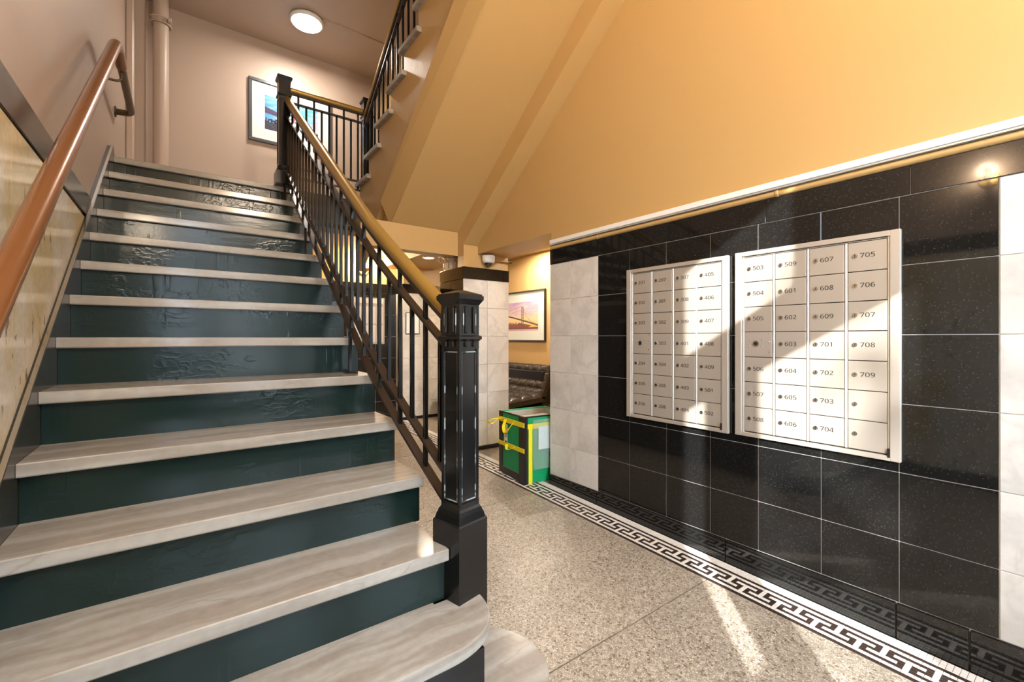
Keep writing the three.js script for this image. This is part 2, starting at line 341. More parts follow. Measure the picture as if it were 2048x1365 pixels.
{
  const e = 4.10;
  part('skirting', prismX([[0.98, 0], [0.98, 0.10], [1.13, skirtY(1.13)], [e, skirtY(e)], [e + 0.10, LAND], [e + 0.10, LAND - 0.3], [4.0, LAND - 0.5], [1.6, 0]], XL, XS, 0.001), M.darkstone, bl);
  part('skirting_edge', sweep([V(XL + 0.025, skirtY(1.13) + 0.002, 1.13), V(XL + 0.025, skirtY(e) + 0.002, e)], 0.012, 0.007), M.chrome, bl, 'bright bevelled top edge of the skirting');
  part('base_board', boxXYD(XL, XL + 0.02, -0.1, 0.10, DF, 0.98), M.darkstone, bl);
}

// ---------------------------------------------------------------- structure: ceilings, landing, rear walls
const ceil = structure('ceiling', 'tan painted ceiling over stair and landing');
part('slab', boxXYD(XL - 0.2, 2.41, CEIL, CEIL + 0.2, DF - 0.2, DB + 0.2), M.tan, ceil);
part('seam_conduit', boxXYD(1.20, 2.07, CEIL - 0.012, CEIL, 4.93, 4.945), M.tan, ceil);
const wb = structure('wall_back', 'tan painted wall behind the landing');
part('plaster', boxXYD(XL - 0.2, 2.5, LAND - 0.4, CEIL, DB, DB + 0.2), M.tan, wb);
part('pipe_chase', merge([boxXYD(XL, -0.345, LAND, CEIL, 5.30, 5.44, 0.012), boxXYD(XL, -0.27, LAND, CEIL, 5.44, DB, 0.012)]), M.tan, wb, 'boxed pipe chase painted tan');
const landing = structure('floor_landing', 'landing slab between the two flights');
part('slab', boxXYD(XL, 2.07, E(1.02), LAND - 0.04, 4.16, DB + 0.05), M.amber, landing);
part('surface', boxXYD(XL, 2.07, LAND - 0.04, LAND - 0.001, 4.20, DB), M.tread, landing);
part('edge', boxXYD(XT + 0.01, 1.30, E(0.98), LAND - 0.04, 3.97, 4.16), M.iron, landing, 'black painted edge of the landing');
const sof0 = E(0.921), cc = structure('ceiling_rear', 'low amber ceiling of the rear passage'), ca = structure('ceiling_alcove', 'low amber ceiling of the seating alcove'), tb = structure('trim_2', 'amber plaster beam under the foot of the upper flight');
part('slab', boxXYD(0.74, 2.09, E(0.93), E(1.02), 4.16, 5.2), M.amber, cc);
part('slab', merge([boxXYD(2.09, 3.35, E(0.93), E(0.99), 3.32, 5.2), boxXYD(2.41, 3.35, E(0.93), E(0.99), 2.1, 3.32)]), M.amber, ca);
part('beam', boxXYD(1.10, 1.946, E(0.714), sof0 - 0.002, 3.42, 3.54), M.amber, tb);
part('beam', boxXYD(1.86, 2.16, E(0.80), E(0.93), 3.76, 5.0), M.amber, cc);
const wp = structure('wall_rear', 'rear passage wall with black granite and marble');
{
  const d = 5.0, g = 0.0015;
  part('plaster', merge([boxXYD(0.5, 3.35, 0, E(1.0), d + 0.012, d + 0.2), boxXYD(2.03, 3.35, E(0.6), E(1.0), 4.81, d + 0.012)]), M.amber, wp);
  for (let r = 0; r < 6; r++) {
    for (let c = 0; c < 5; c++) part('granite_tile', boxXYD(0.80 + c * 0.244 + g, 0.80 + (c + 1) * 0.244 - g, ROWS[r] + g, ROWS[r + 1] - g, d, d + 0.012, 0.001, rnd() * 3, rnd() * 3), M.granite, wp);
    for (let c = 0; c < 4; c++) part('marble_tile', boxXYD(2.02 + c * 0.32 + (c ? g : 0), 2.02 + (c + 1) * 0.32 - g, ROWS[r] + g, ROWS[r + 1] - g, 4.80, 4.812, 0.001, rnd() * 3, rnd() * 3), M.marble, wp);
    part('marble_tile', boxXYD(2.02, 2.032, ROWS[r] + g, ROWS[r + 1] - g, 4.812, 5.0, 0.001, rnd() * 3, rnd() * 3), M.marble, wp);
  }
  part('grout', merge([boxXYD(0.80, 2.02, 0.05, E(0.6), d + 0.004, d + 0.013), boxXYD(2.024, 3.30, 0.05, E(0.6), 4.804, 4.9)]), M.grout, wp);
  part('band_tile', boxXYD(0.80, 2.02, BAND[0], BAND[1], d - 0.004, d + 0.012, 0.001), M.granite, wp);
  part('band_tile', boxXYD(2.016, 3.30, BAND[0], BAND[1], 4.796, 4.812, 0.001), M.granite, wp);
  part('band_tile', boxXYD(2.016, 2.03, BAND[0], BAND[1], 4.812, d, 0.001), M.granite, wp);
  part('base_tile', boxXYD(0.80, 2.02, 0.05, ROWS[0] + 0.05, d - 0.006, d + 0.012, 0.001), M.granite, wp);
  part('base_tile', boxXYD(2.014, 3.30, 0.05, ROWS[0] + 0.05, 4.794, 4.812, 0.001), M.granite, wp);
  part('return_wall', boxXYD(0.5, 0.70, 0, E(1.0), 4.16, 5.01), M.amber, wp);
}
const wa = structure('wall_alcove', 'amber painted wall of the seating alcove');
part('plaster', merge([boxXYD(3.15, 3.35, -0.1, E(0.99), 2.0, 4.82), boxXYD(2.41, 3.35, -0.1, E(0.99), 2.0, 2.2)]), M.amber, wa);

// ---------------------------------------------------------------- structure: entrance wall, doors and transom behind the camera
const wf = structure('wall_front', 'entrance wall with glazed double doors');
part('plaster', merge([boxXYD(XL - 0.2, -0.32, -0.3, CEIL, DF - 0.2, DF), boxXYD(2.03, 2.2, -0.3, CEIL, DF - 0.2, DF), boxXYD(-0.32, 2.03, 3.0, CEIL, DF - 0.2, DF)]), M.amber, wf);
const door = structure('door_1', 'dark painted double door with tall glass panes and sidelights');
{
  const a = DF - 0.05, b = DF - 0.01, y0 = -0.06, lintel = 2.05;
  const bars = [[-0.32, -0.083, y0, 3.0], [0.057, 0.15, y0, lintel], [1.71, 1.85, y0, lintel], [1.95, 2.03, y0, 3.0], [-0.083, 1.95, lintel, 2.31], [-0.083, 1.95, 2.752, 3.0], [0.45, 1.50, 2.31, 2.752], [-0.083, 0.057, y0, 0.94], [1.85, 1.95, y0, 0.94]];
  part('frame', merge(bars.map(([p, q, r, s]) => boxXYD(p, q, r, s, a, b, 0.002))), M.doorPaint, door);
  for (const x of [0.15, 0.93]) {
    const l = part('leaf', merge([boxXYD(x + 0.003, x + (x > 0.5 ? 0.20 : 0.13), y0, lintel - 0.003, a, b, 0.002), boxXYD(x + 0.71, x + 0.777, y0, lintel - 0.003, a, b, 0.002), boxXYD(x + 0.13, x + 0.71, y0, 0.55, a, b, 0.002)]), M.doorPaint, door);
    part('pane', boxXYD(x + 0.13, x + 0.71, 0.55, lintel - 0.003, a + 0.017, a + 0.023), M.glass, l);
    part('pull_bar', tube([V(x < 0.5 ? x + 0.745 : x + 0.06, 0.80, b + 0.03), V(x < 0.5 ? x + 0.745 : x + 0.06, 1.2, b + 0.03)], 0.012), M.brass, l);
  }
  for (const [p, q, r, s] of [[-0.083, 0.057, 0.94, lintel], [1.85, 1.95, 0.94, lintel], [-0.083, 0.45, 2.31, 2.752], [1.50, 1.95, 2.31, 2.752]]) part('pane', boxXYD(p, q, r, s, a + 0.017, a + 0.023), M.glass, door);
}

// ---------------------------------------------------------------- outdoors beyond the doors
{
  const g = structure('ground_outside', 'grey concrete pavement outside the entrance');
  part('pavement', boxXYD(-30, 30, -0.4, -0.10, -30, DF - 0.2), M.pavement, g);
  const b = thing('street_house', 'pale stone house across the street from the entrance', 'building', [6, -0.1, -16]);
  b.put('wall', boxXYD(1, 13, -0.1, 7, -20, -16), M.stoneWall);
  for (let i = 0; i < 4; i++) for (let j = 0; j < 2; j++) b.put('window', boxXYD(2.2 + i * 2.8, 3.4 + i * 2.8, 1.2 + j * 3, 3.0 + j * 3, -16.05, -15.97), M.smoked);
  const TX = -5.05, TD = -9.05, t = thing('street_tree', 'leafy street tree outside the entrance doors', 'tree', [TX, -0.1, TD]);
  t.put('trunk', tube([V(TX, -0.15, TD), V(TX + 0.05, 1.5, TD), V(TX - 0.05, 3.0, TD - 0.05), V(TX + 0.1, 5.8, TD + 0.1), V(TX + 0.15, 8.0, TD)], 0.10), M.bark);
  const br2 = [], r = rng(991);
  for (let i = 0; i < 12; i++) { const y = 3.8 + i * 0.32, a = r() * 6.28, l = 1.2 + r() * 1.0; br2.push(tube([V(TX, y, TD), V(TX + Math.cos(a) * l * 0.5, y + 0.3, TD + Math.sin(a) * l * 0.5), V(TX + Math.cos(a) * l, y + 0.9, TD + Math.sin(a) * l)], 0.022, false, 6)); }
  t.put('branches', merge(br2), M.bark);
  const leaf = new THREE.Shape(); leaf.moveTo(0, -0.09); leaf.quadraticCurveTo(0.07, 0, 0, 0.10); leaf.quadraticCurveTo(-0.07, 0, 0, -0.09);
  const lg = new THREE.ShapeGeometry(leaf, 4), n = 1000, im = new THREE.InstancedMesh(lg, M.leaf, n), m = new THREE.Matrix4(), q = new THREE.Quaternion(), e = new THREE.Euler(), clumps = [];
  for (let i = 0; i < 34; i++) { const a = r() * 6.283, b2 = Math.acos(2 * r() - 1), k = Math.cbrt(0.1 + 0.9 * r()); clumps.push([Math.sin(b2) * Math.cos(a) * k * 1.9, 6.1 + Math.cos(b2) * k * 1.7, Math.sin(b2) * Math.sin(a) * k * 1.9]); }
  for (let i = 0; i < n; i++) {
    const c = clumps[i % 34], g = () => (r() + r() + r() - 1.5) * 0.42;
    e.set(r() * 6.28, r() * 6.28, r() * 6.28); q.setFromEuler(e); const s = 0.8 + r() * 0.7;
    m.compose(new THREE.Vector3(c[0] + g(), c[1] + g(), c[2] + g()), q, new THREE.Vector3(s, s, s)); im.setMatrixAt(i, m);
  }
  im.name = 'foliage'; im.userData.kind = 'stuff'; im.castShadow = im.receiveShadow = true; t.add(im);
}

// ---------------------------------------------------------------- lower flight
{
  const s = thing('marble_staircase', 'staircase of grey marble treads and dark green risers rising to the landing', 'staircase', [0.19, 0, 1.08]);
  // solid body under the steps
  const body = [[1.12, 0.02]]; for (let k = 1; k <= 12; k++) { body.push([nose(k) + 0.05, top(k) - RISE + (k === 1 ? 0 : -0.05)], [nose(k) + 0.05, top(k) - 0.05]); }
  const b2 = [[nose(1) + 0.05, 0.03]]; for (let k = 1; k <= 12; k++) b2.push([nose(k) + 0.05, top(k) - 0.045], [nose(k + 1) + 0.05, top(k) - 0.045]);
  b2.push([nose(13) + 0.05, LAND - 0.05], [4.15, LAND - 0.05], [4.15, LAND - 0.35], [4.0, 0.75], [4.0, 0.13]);
  s.put('carcass', prismX(b2, XS, XT - 0.015), M.iron);
  for (let k = 2; k <= 13; k++) {
    const d0 = nose(k), d1 = k === 13 ? d0 + 0.16 : nose(k + 1) + 0.034;
    const pts = [[d0 + 0.003, top(k) - 0.040], [d0, top(k) - 0.036], [d0, top(k) - 0.003], [d0 + 0.003, top(k)], [d1, top(k)], [d1, top(k) - 0.040]];
    const g = prismX(pts, XS, k === 2 ? 0.724 : XT, 0.0015); const uv = g.attributes.uv; for (let i = 0; i < uv.count; i++) uv.setXY(i, uv.getX(i) * 0.8 + k * 0.31, uv.getY(i) * 0.8 + k * 0.43);
    s.put('tread', g, M.tread);
    s.put('riser', boxXYD(XS, k === 2 ? 0.722 : XT - 0.004, top(k - 1) - 0.002, top(k) - 0.038, d0 + 0.030, d0 + 0.050, 0.001, k * 0.37, k * 0.23), M.riser);
  }
  // first step with its rounded end
  const y = top(1), d0 = nose(1) + 0.025, d1 = nose(2) + 0.034, end = 1.352;
  const curve = (o) => { const t = new THREE.Shape(); t.moveTo(XS, d0 + o); t.lineTo(0.60, d0 + o); t.bezierCurveTo(0.72, d0 + o, 0.83 - o, d0 + 0.05 + o * 0.5, 0.835 - o, end - 0.02); t.lineTo(0.80 - o, end); t.lineTo(0.68, end); t.lineTo(0.68, d1); t.lineTo(XS, d1); return t; };
  s.put('tread', prismY(curve(0), y - 0.040, y, 0.005, 2, 20), M.tread);
  s.put('riser', prismY(curve(0.03), 0.0, y - 0.038, 0, 1, 20), M.riser);
}

// ---------------------------------------------------------------- railings
function newel(s, name, cx, cd, turn, y0, y1, w, baseTop, detail) {
  // square cast iron post: base block, shaft with panel beads, ring, fluted neck and cap
  const g = new THREE.Group(); g.name = name; g.position.set(cx - s.position.x, y0 - s.position.y, -cd - s.position.z); g.rotation.y = turn; s.add(g);
  const h = y1 - y0, bw = w * 1.44, ring = h - 0.17;
  const sq = (hw, ya, yb2, hw2 = hw) => { const p = []; for (const [q, r] of [[hw, ya], [hw2, yb2]]) for (const i of [-1, 1]) for (const j of [-1, 1]) p.push(new THREE.Vector3(i * q, r, j * q)); return uvMetres(new ConvexGeometry(p)); };
  const prof = (list) => merge(list.map(([a, ya, b, yb2]) => sq(a / 2, ya, yb2, b / 2)));
  part('base', prof([[bw, 0, bw, baseTop], [bw, baseTop, bw * 0.96, baseTop + 0.006], [bw * 0.93, baseTop + 0.006, bw * 0.86, baseTop + 0.026], [bw * 0.84, baseTop + 0.026, bw * 0.78, baseTop + 0.040], [bw * 0.76, baseTop + 0.040, w, baseTop + 0.050]]), M.iron, g);
  part('shaft', prof([[w * 0.90, baseTop + 0.04, w * 0.90, ring], [w, baseTop + 0.05, w, baseTop + 0.066], [w, ring - 0.035, w, ring]]), M.iron, g);
  const corners = [];
  for (const i of [-1, 1]) for (const j of [-1, 1]) corners.push(chamfer(w * 0.13, ring - baseTop - 0.09, w * 0.13, 0.0015).translate(i * w * 0.435, (ring + baseTop) / 2 + 0.012, j * w * 0.435));
  part('corner_strip', merge(corners), M.iron, g);
  part('ring', prof([[w * 1.0, ring - 0.008, w * 1.16, ring], [w * 1.16, ring, w * 1.16, ring + 0.008], [w * 1.16, ring + 0.008, w * 1.05, ring + 0.012]]), M.iron, g);
  part('neck', prof([[w, ring + 0.01, w, h - 0.045]]), M.iron, g);
  part('cap', prof([[w, h - 0.052, w * 1.24, h - 0.034], [w * 1.26, h - 0.034, w * 1.26, h - 0.020], [w * 1.20, h - 0.020, w * 1.16, h - 0.014], [w * 1.14, h - 0.014, w * 0.3, h]]), M.iron, g);
  if (detail) {                                                // raised flutes, drops and beads, bead colour holds worn paint and painted highlight lines
    const fl = [], dr = [], beads = [];
    for (let f = 0; f < 4; f++) {
      const put = (geo, list) => list.push(geo.rotateY(f * Math.PI / 2));
      for (const q of [-0.20, 0.20]) { put(chamfer(0.011, 0.092, 0.010, 0.003).translate(q * w, ring + 0.066, w / 2 + 0.003), fl); }
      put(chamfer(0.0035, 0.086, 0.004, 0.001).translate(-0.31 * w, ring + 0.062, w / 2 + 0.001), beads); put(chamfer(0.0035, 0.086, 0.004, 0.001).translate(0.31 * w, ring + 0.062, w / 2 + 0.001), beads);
      for (const q of [-0.20, 0.20]) put(chamfer(0.012, 0.020, 0.012, 0.004).translate(q * w, ring - 0.018, w / 2 + 0.003), dr);
      const ys = baseTop + 0.075, ye = ring - 0.045;
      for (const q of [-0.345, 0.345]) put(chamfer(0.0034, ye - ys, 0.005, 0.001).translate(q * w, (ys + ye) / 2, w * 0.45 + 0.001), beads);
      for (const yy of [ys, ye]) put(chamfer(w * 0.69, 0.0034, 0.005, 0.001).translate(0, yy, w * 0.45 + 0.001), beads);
    }
    for (const q of fl) part('flute', q, M.iron, g); for (const q of dr) part('drop', q, M.iron, g); part('panel_bead', merge(beads), M.worn, g, 'panel beading with worn paint and painted pale highlight lines');
  }
  return g;
}
const balLong = new Map(), bal = (h) => { const k = h.toFixed(3); if (!balLong.has(k)) balLong.set(k, chamfer(0.0155, h, 0.0155, 0.0015)); return balLong.get(k); };
const OFF = { sub: -0.036, second: -0.128, third: -0.583, fourth: -0.686 };
{
  const s = thing('stair_railing', 'black iron stair railing with a brass handrail and square newel post', 'railing', [0.79, 0, 1.37]);
  const railX = (d) => 0.70 + 0.068 * Math.pow(clamp((2.05 - d) / 0.62), 1.4), railY = (d) => E(0.711 * d - 0.917);
  newel(s, 'newel_post', 0.788, 1.368, 13 * Math.PI / 180, 0.0, 1.235, 0.093, 0.435, true);
  newel(s, 'newel_post', 0.676, 4.05, 0, LAND, E(2.14), 0.088, 0.10, false);
  const path = (o, a, b) => { const p = []; const n = 26; for (let i = 0; i <= n; i++) { const d = a + (b - a) * i / n; p.push(V(railX(d), railY(d) + o, d)); } return p; };
  s.put('handrail', tube(path(0, 1.425, 4.04), 0.027, false, 14, 80), M.brass);
  s.put('rail_bar', sweep(path(OFF.sub, 1.43, 4.02), 0.030, 0.016), M.bar); s.put('rail_bar', sweep(path(OFF.second, 1.43, 4.02), 0.034, 0.012), M.bar);
  s.put('rail_bar', sweep(path(OFF.third, 1.43, 4.02), 0.034, 0.012), M.bar); s.put('rail_bar', sweep(path(OFF.fourth, 1.43, 4.02), 0.034, 0.012), M.bar);
  for (let i = 0; i < 27; i++) {
    const d = 1.468 + i * 0.0945, long = i % 2 === 1, lo = long ? OFF.fourth : OFF.third, hi = long ? OFF.sub : OFF.second;
    const m = part('baluster', bal(hi - lo), M.iron, s); m.position.set(railX(d) - s.position.x, railY(d) + (hi + lo) / 2, -d - s.position.z);
  }
  for (const k of [5, 9, 12]) {                                // stays from tread to the bottom bar
    const d = nose(k) + 0.19, y = railY(d) + OFF.fourth;
    s.put('stay', merge([boxXYD(railX(d) - 0.03, railX(d) - 0.014, top(k), y + 0.02, d - 0.008, d + 0.008, 0.001), boxXYD(railX(d) - 0.05, railX(d) + 0.01, top(k), top(k) + 0.006, d - 0.03, d + 0.03, 0.002)]), M.iron);
  }
}
{
  const s = thing('landing_railing', 'short level iron railing with brass rail across the landing', 'railing', [1.36, E(0.9), 4.05]);
  newel(s, 'newel_post', 1.36, 4.05, 0, E(0.86), E(2.17), 0.085, 0.12, false);
  const Y = E(2.045), bars = (o, w, h) => s.put('rail_bar', boxXYD(0.725, 1.315, Y + o - h / 2, Y + o + h / 2, 4.05 - w / 2, 4.05 + w / 2, 0.001), M.bar);
  s.put('handrail', tube([V(0.722, Y, 4.05), V(1.0, Y, 4.05), V(1.315, Y, 4.05)], 0.022), M.brass);
  bars(-0.028, 0.026, 0.014); bars(-0.105, 0.030, 0.011); bars(-0.64, 0.030, 0.011); bars(-0.72, 0.030, 0.011);
  for (let i = 0; i < 9; i++) { const long = i % 2 === 0, lo = long ? -0.72 : -0.64, hi = long ? -0.03 : -0.105, m = part('baluster', bal(hi - lo), M.iron, s); m.position.set(0.785 + i * 0.0615 - s.position.x, Y + (hi + lo) / 2 - s.position.y, 0); }
}

// ---------------------------------------------------------------- upper flight
const UR = 0.174, UG = 0.249, un = (k) => 4.087 - (k - 1) * UG, ut = (k) => E(1.391) + (k - 1) * UR, XU = 1.27;
{
  const s = thing('upper_staircase', 'upper stair flight seen from below with amber soffit and marble tread ends', 'staircase', [1.6, LAND, 4.1]);
  const sof = (d) => E(0.921 + 0.707 * (3.42 - d)), fas = (d) => E(3.66 - 0.746 * d), K = 11;
  const saw = [[3.42, sof(3.42)], [4.12, sof(3.42)], [4.12, LAND]];
  for (let k = 1; k <= K; k++) { saw.push([un(k) - 0.03, k === 1 ? LAND : ut(k - 1) - 0.03], [un(k) - 0.03, ut(k) - 0.03]); }
  saw.push([0.9, ut(K) - 0.03], [0.9, CEIL - 0.001], [0.075, CEIL - 0.001]);
  s.put('soffit', prismX(saw, 1.345, XW + 0.011), M.amber);
  // outer string: plain side above, sloping fascia below
  const side = [[4.12, fas(4.12) + 0.02], [4.12, LAND]]; for (let k = 1; k <= K; k++) side.push([un(k) - 0.03, k === 1 ? LAND : ut(k - 1) - 0.035], [un(k) - 0.03, ut(k) - 0.035]);
  side.push([1.0, ut(K) - 0.035], [1.0, fas(1.0)]);
  s.put('string', prismX(side, 1.295, 1.346), M.amber);
  { // fascia: slanting board between (XU, fas) and (1.345, soffit)
    const q = []; for (const d of [3.46, 0.55]) q.push([XU, fas(d) + 0.0, d], [XU + 0.03, fas(d) + 0.02, d], [1.35, sof(d) + 0.03, d], [1.35, sof(d), d]);
    s.put('fascia', uvMetres(new ConvexGeometry(q.map(([x, y, d]) => V(x, y, d)))), M.amber);
  }
  s.put('wall_beam', prismX([[3.33, E(0.80)], [3.42, E(0.80)], [3.42, sof(3.42) + 0.02], [0.3, sof(0.3) + 0.02], [0.3, E(0.80) + 0.725 * 3.02]], 1.946, XW + 0.0115), M.amber);
  for (let k = 1; k <= K; k++) {
    const g = boxXYD(XU - 0.01, XW, ut(k) - 0.036, ut(k), un(k) - 0.325, un(k), 0.004, k * 0.3, k * 0.17);
    s.put('tread', g, M.tread);
  }
  const r = thing('upper_railing', 'iron railing with slim brass rail climbing the upper flight', 'railing', [1.335, LAND, 3.98]);
  const ry = (d) => E(2.042 + (3.9 - d) * 0.70), X = 1.325, p = (o) => [V(X, ry(4.0) + o, 4.0), V(X, ry(2.8) + o, 2.8), V(X, ry(2.05) + o, 2.05)];
  r.put('handrail', tube(p(0), 0.019), M.brass);
  r.put('rail_bar', sweep(p(-0.026), 0.026, 0.014), M.bar); r.put('rail_bar', sweep(p(-0.10), 0.028, 0.010), M.bar);
  for (let i = 0; i < 19; i++) {
    const d = 3.95 - i * 0.1, k = Math.max(1, Math.min(K, 1 + Math.floor((un(1) - d) / UG))), lo = ut(k), hi = ry(d) - 0.03;
    r.put('baluster', boxXYD(X - 0.0075, X + 0.0075, lo, hi, d - 0.0075, d + 0.0075, 0.001), M.iron);
  }
}

// ---------------------------------------------------------------- wall handrail on the left
{
  const s = thing('wall_handrail', 'round copper-brown handrail on the wall beside the stair', 'handrail', [-0.30, 0, 1.2]);
  const y = (d) => E(0.78 * d - 0.98), x = -0.305;
  s.put('rail', polyTube([V(x, y(1.0), 1.0), V(x, y(3.43), 3.43), V(x, E(1.735), 3.53), V(x, E(1.72), 3.75)], 0.0285, 16, 0.07), M.copper);
  s.put('extension', polyTube([V(x, E(1.72), 3.74), V(x, E(1.72), 4.50), V(XL + 0.01, E(1.72), 4.52)], 0.023, 14, 0.06), M.bronze, s, 'dark bronze level end of the handrail');
  s.put('flange', new THREE.CylinderGeometry(0.04, 0.04, 0.008, 20).rotateZ(Math.PI / 2).translate(XL + 0.005, E(1.72), -4.52), M.bronze);
  for (const d of [1.62, 3.78]) {
    const yy = d > 3.5 ? E(1.72) : y(d), wall = d < 2 ? XL + 0.013 : XL;
    s.put('bracket', merge([polyTube([V(wall + 0.004, yy - 0.085, d), V(x, yy - 0.085, d), V(x, yy - 0.02, d)], 0.0075, 10, 0.04), new THREE.CylinderGeometry(0.03, 0.03, 0.009, 20).rotateZ(Math.PI / 2).translate(wall + 0.004, yy - 0.085, -d)]), M.bronze);
  }
}

// ---------------------------------------------------------------- mailboxes
const font = await new FontLoader().loadAsync('fonts/droid/droid_sans_regular.typeface.json');
const numberGeo = new Map();
function digits(text, h) {
  const k = text + h; if (!numberGeo.has(k)) {
    const g = new TextGeometry(text, { font, size: h, depth: 0.0006, curveSegments: 4, bevelEnabled: false }); g.computeBoundingBox(); const b = g.boundingBox;
    g.translate(-b.min.x, -(b.min.y + b.max.y) / 2, 0).scale(1.22, 1, 1).rotateY(-Math.PI / 2); numberGeo.set(k, g);
  } return numberGeo.get(k);
}
function mailboxes(label, d1, d0, y0, y1, columns) {           // d1: left edge, d0: right edge
  const s = thing('mailbox_panel', label, 'mailboxes', [XW, y0, (d0 + d1) / 2], 'apartment mailbox panels');
  const X = XW, f = 0.030, yi0 = y0 + 0.022, yi1 = y1 - 0.026, di0 = d0 + 0.033, di1 = d1 - 0.034;
  const fr = [[d0, d0 + f, y0, y1], [d1 - f, d1, y0, y1], [d0 + f, d1 - f, y0, y0 + 0.018], [d0 + f, d1 - f, y1 - 0.020, y1]];
  s.put('frame', merge(fr.map(([a, b, c, e]) => boxXYD(X - 0.019, X - 0.001, c, e, a, b, 0.0015))), M.aluminium);
  s.put('inner_frame', merge([[d0 + f, di0 + 0.006, y0 + 0.018, y1 - 0.02], [di1 - 0.006, d1 - f, y0 + 0.018, y1 - 0.02], [d0 + f, d1 - f, yi1 + 0.001, y1 - 0.0225]].map(([a, b, c, e]) => boxXYD(X - 0.012, X - 0.001, c, e, a + 0.0012, b - 0.0012, 0.001))), M.alRib);
  s.put('backing', boxXYD(X - 0.004, X - 0.0005, y0 + 0.01, y1 - 0.01, d0 + 0.01, d1 - 0.01), M.gap);
  const cw = (di1 - di0) / 4, rh = (yi1 - yi0) / 7, dg = chamfer(0.007, rh - 0.003, cw - 0.0135, 0.001);
  for (let c = 1; c < 4; c++) s.put('rib', boxXYD(X - 0.0135, X - 0.004, yi0, yi1, di1 - c * cw - 0.0045, di1 - c * cw + 0.0045, 0.002), M.alRib);
  const lockGeo = merge([new THREE.CylinderGeometry(0.0078, 0.0084, 0.005, 18).rotateZ(Math.PI / 2)]), slot = new THREE.BoxGeometry(0.001, 0.009, 0.002), screw = new THREE.SphereGeometry(0.0032, 8, 6).scale(0.5, 1, 1);
  const big = new THREE.CylinderGeometry(0.0125, 0.013, 0.004, 20).rotateZ(Math.PI / 2), hole = new THREE.CylinderGeometry(0.007, 0.007, 0.002, 16).rotateZ(Math.PI / 2);
  columns.forEach((col, c) => col.forEach((t, r) => {
    const d = di1 - (c + 0.5) * cw, y = yi1 - (r + 0.5) * rh, m = part('door', dg, M.alDoor, s);
    m.position.set(-0.0085, y - s.position.y, -d - s.position.z);
    if (t === 'lock') {
      const b = part('master_lock', big, M.chrome, m); b.position.set(-0.004, 0.004, -0.008); const h = part('keyhole', hole, M.black, m); h.position.set(-0.0058, 0.004, -0.008);
      for (const [a, e] of [[-0.036, 0.018], [-0.036, -0.008], [0.018, 0.018], [0.018, -0.008], [0.048, 0.048], [0.048, 0.012], [0.048, -0.032]]) { const q = part('screw', screw, M.chrome, m); q.position.set(-0.004, e, a); }
    } else {
      const l = part('lock', lockGeo, M.chrome, m); l.position.set(-0.0055, 0.004, -0.036); const k = part('key_slot', slot, M.black, m); k.position.set(-0.0082, 0.004, -0.036);
      if (t) { const n = part('number', digits(t, 0.0172), M.ink, m); n.position.set(-0.0036, 0.004, -0.021); }
    }
  }));
  s.put('latch', boxXYD(X - 0.022, X - 0.016, y0 + 0.012, y0 + 0.045, d0 + f - 0.001, d0 + f + 0.007, 0.001), M.black);
}
const seq = (a, b) => Array.from({ length: b - a + 1 }, (_, i) => String(a + i));
mailboxes('champagne mailbox panel numbered 201 to 502 next to the white marble column', 1.670, 1.076, E(-0.452), E(0.386), [[...seq(201, 203), 'lock', ...seq(204, 206)], ['207', ...seq(301, 306)], [...seq(307, 309), ...seq(401, 404)], [...seq(405, 409), '501', '502']]);
mailboxes('champagne mailbox panel ending with two blank doors below door 709', 1.044, 0.452, E(-0.448), E(0.389), [[...seq(503, 505), 'lock', ...seq(506, 508)], ['509', ...seq(601, 606)], [...seq(607, 609), ...seq(701, 704)], [...seq(705, 709), '', '']]);

// ---------------------------------------------------------------- raceway, moulding, conduit and camera on the right
{
  const s = thing('cable_raceway', 'white cable raceway running along the top of the wall tiles', 'raceway', [XW, E(0.647), 0.8]);
  s.put('channel', boxXYD(XW - 0.022, XW + 0.0115, E(0.648), E(0.675), DF, 2.335, 0.002), M.white);
  s.put('shadow_strip', boxXYD(XW - 0.018, XW + 0.0115, E(0.640), E(0.6475), DF, 2.333, 0.001), M.silver);  // grey strip painted in for the shadow line under the channel
  const t = structure('trim_1', 'rounded amber moulding over the tile band');
  part('moulding', merge([new THREE.CylinderGeometry(0.0135, 0.0135, 3.14, 16).rotateX(Math.PI / 2).translate(XW + 0.002, E(0.6255), -(DF + 1.57))]), M.amber, t);
  for (const d of [0.868, 1.905]) part('clip', new THREE.TorusGeometry(0.0145, 0.0025, 8, 20).scale(1, 1, 3).translate(XW + 0.002, E(0.6255), -d), M.amber, t);
}
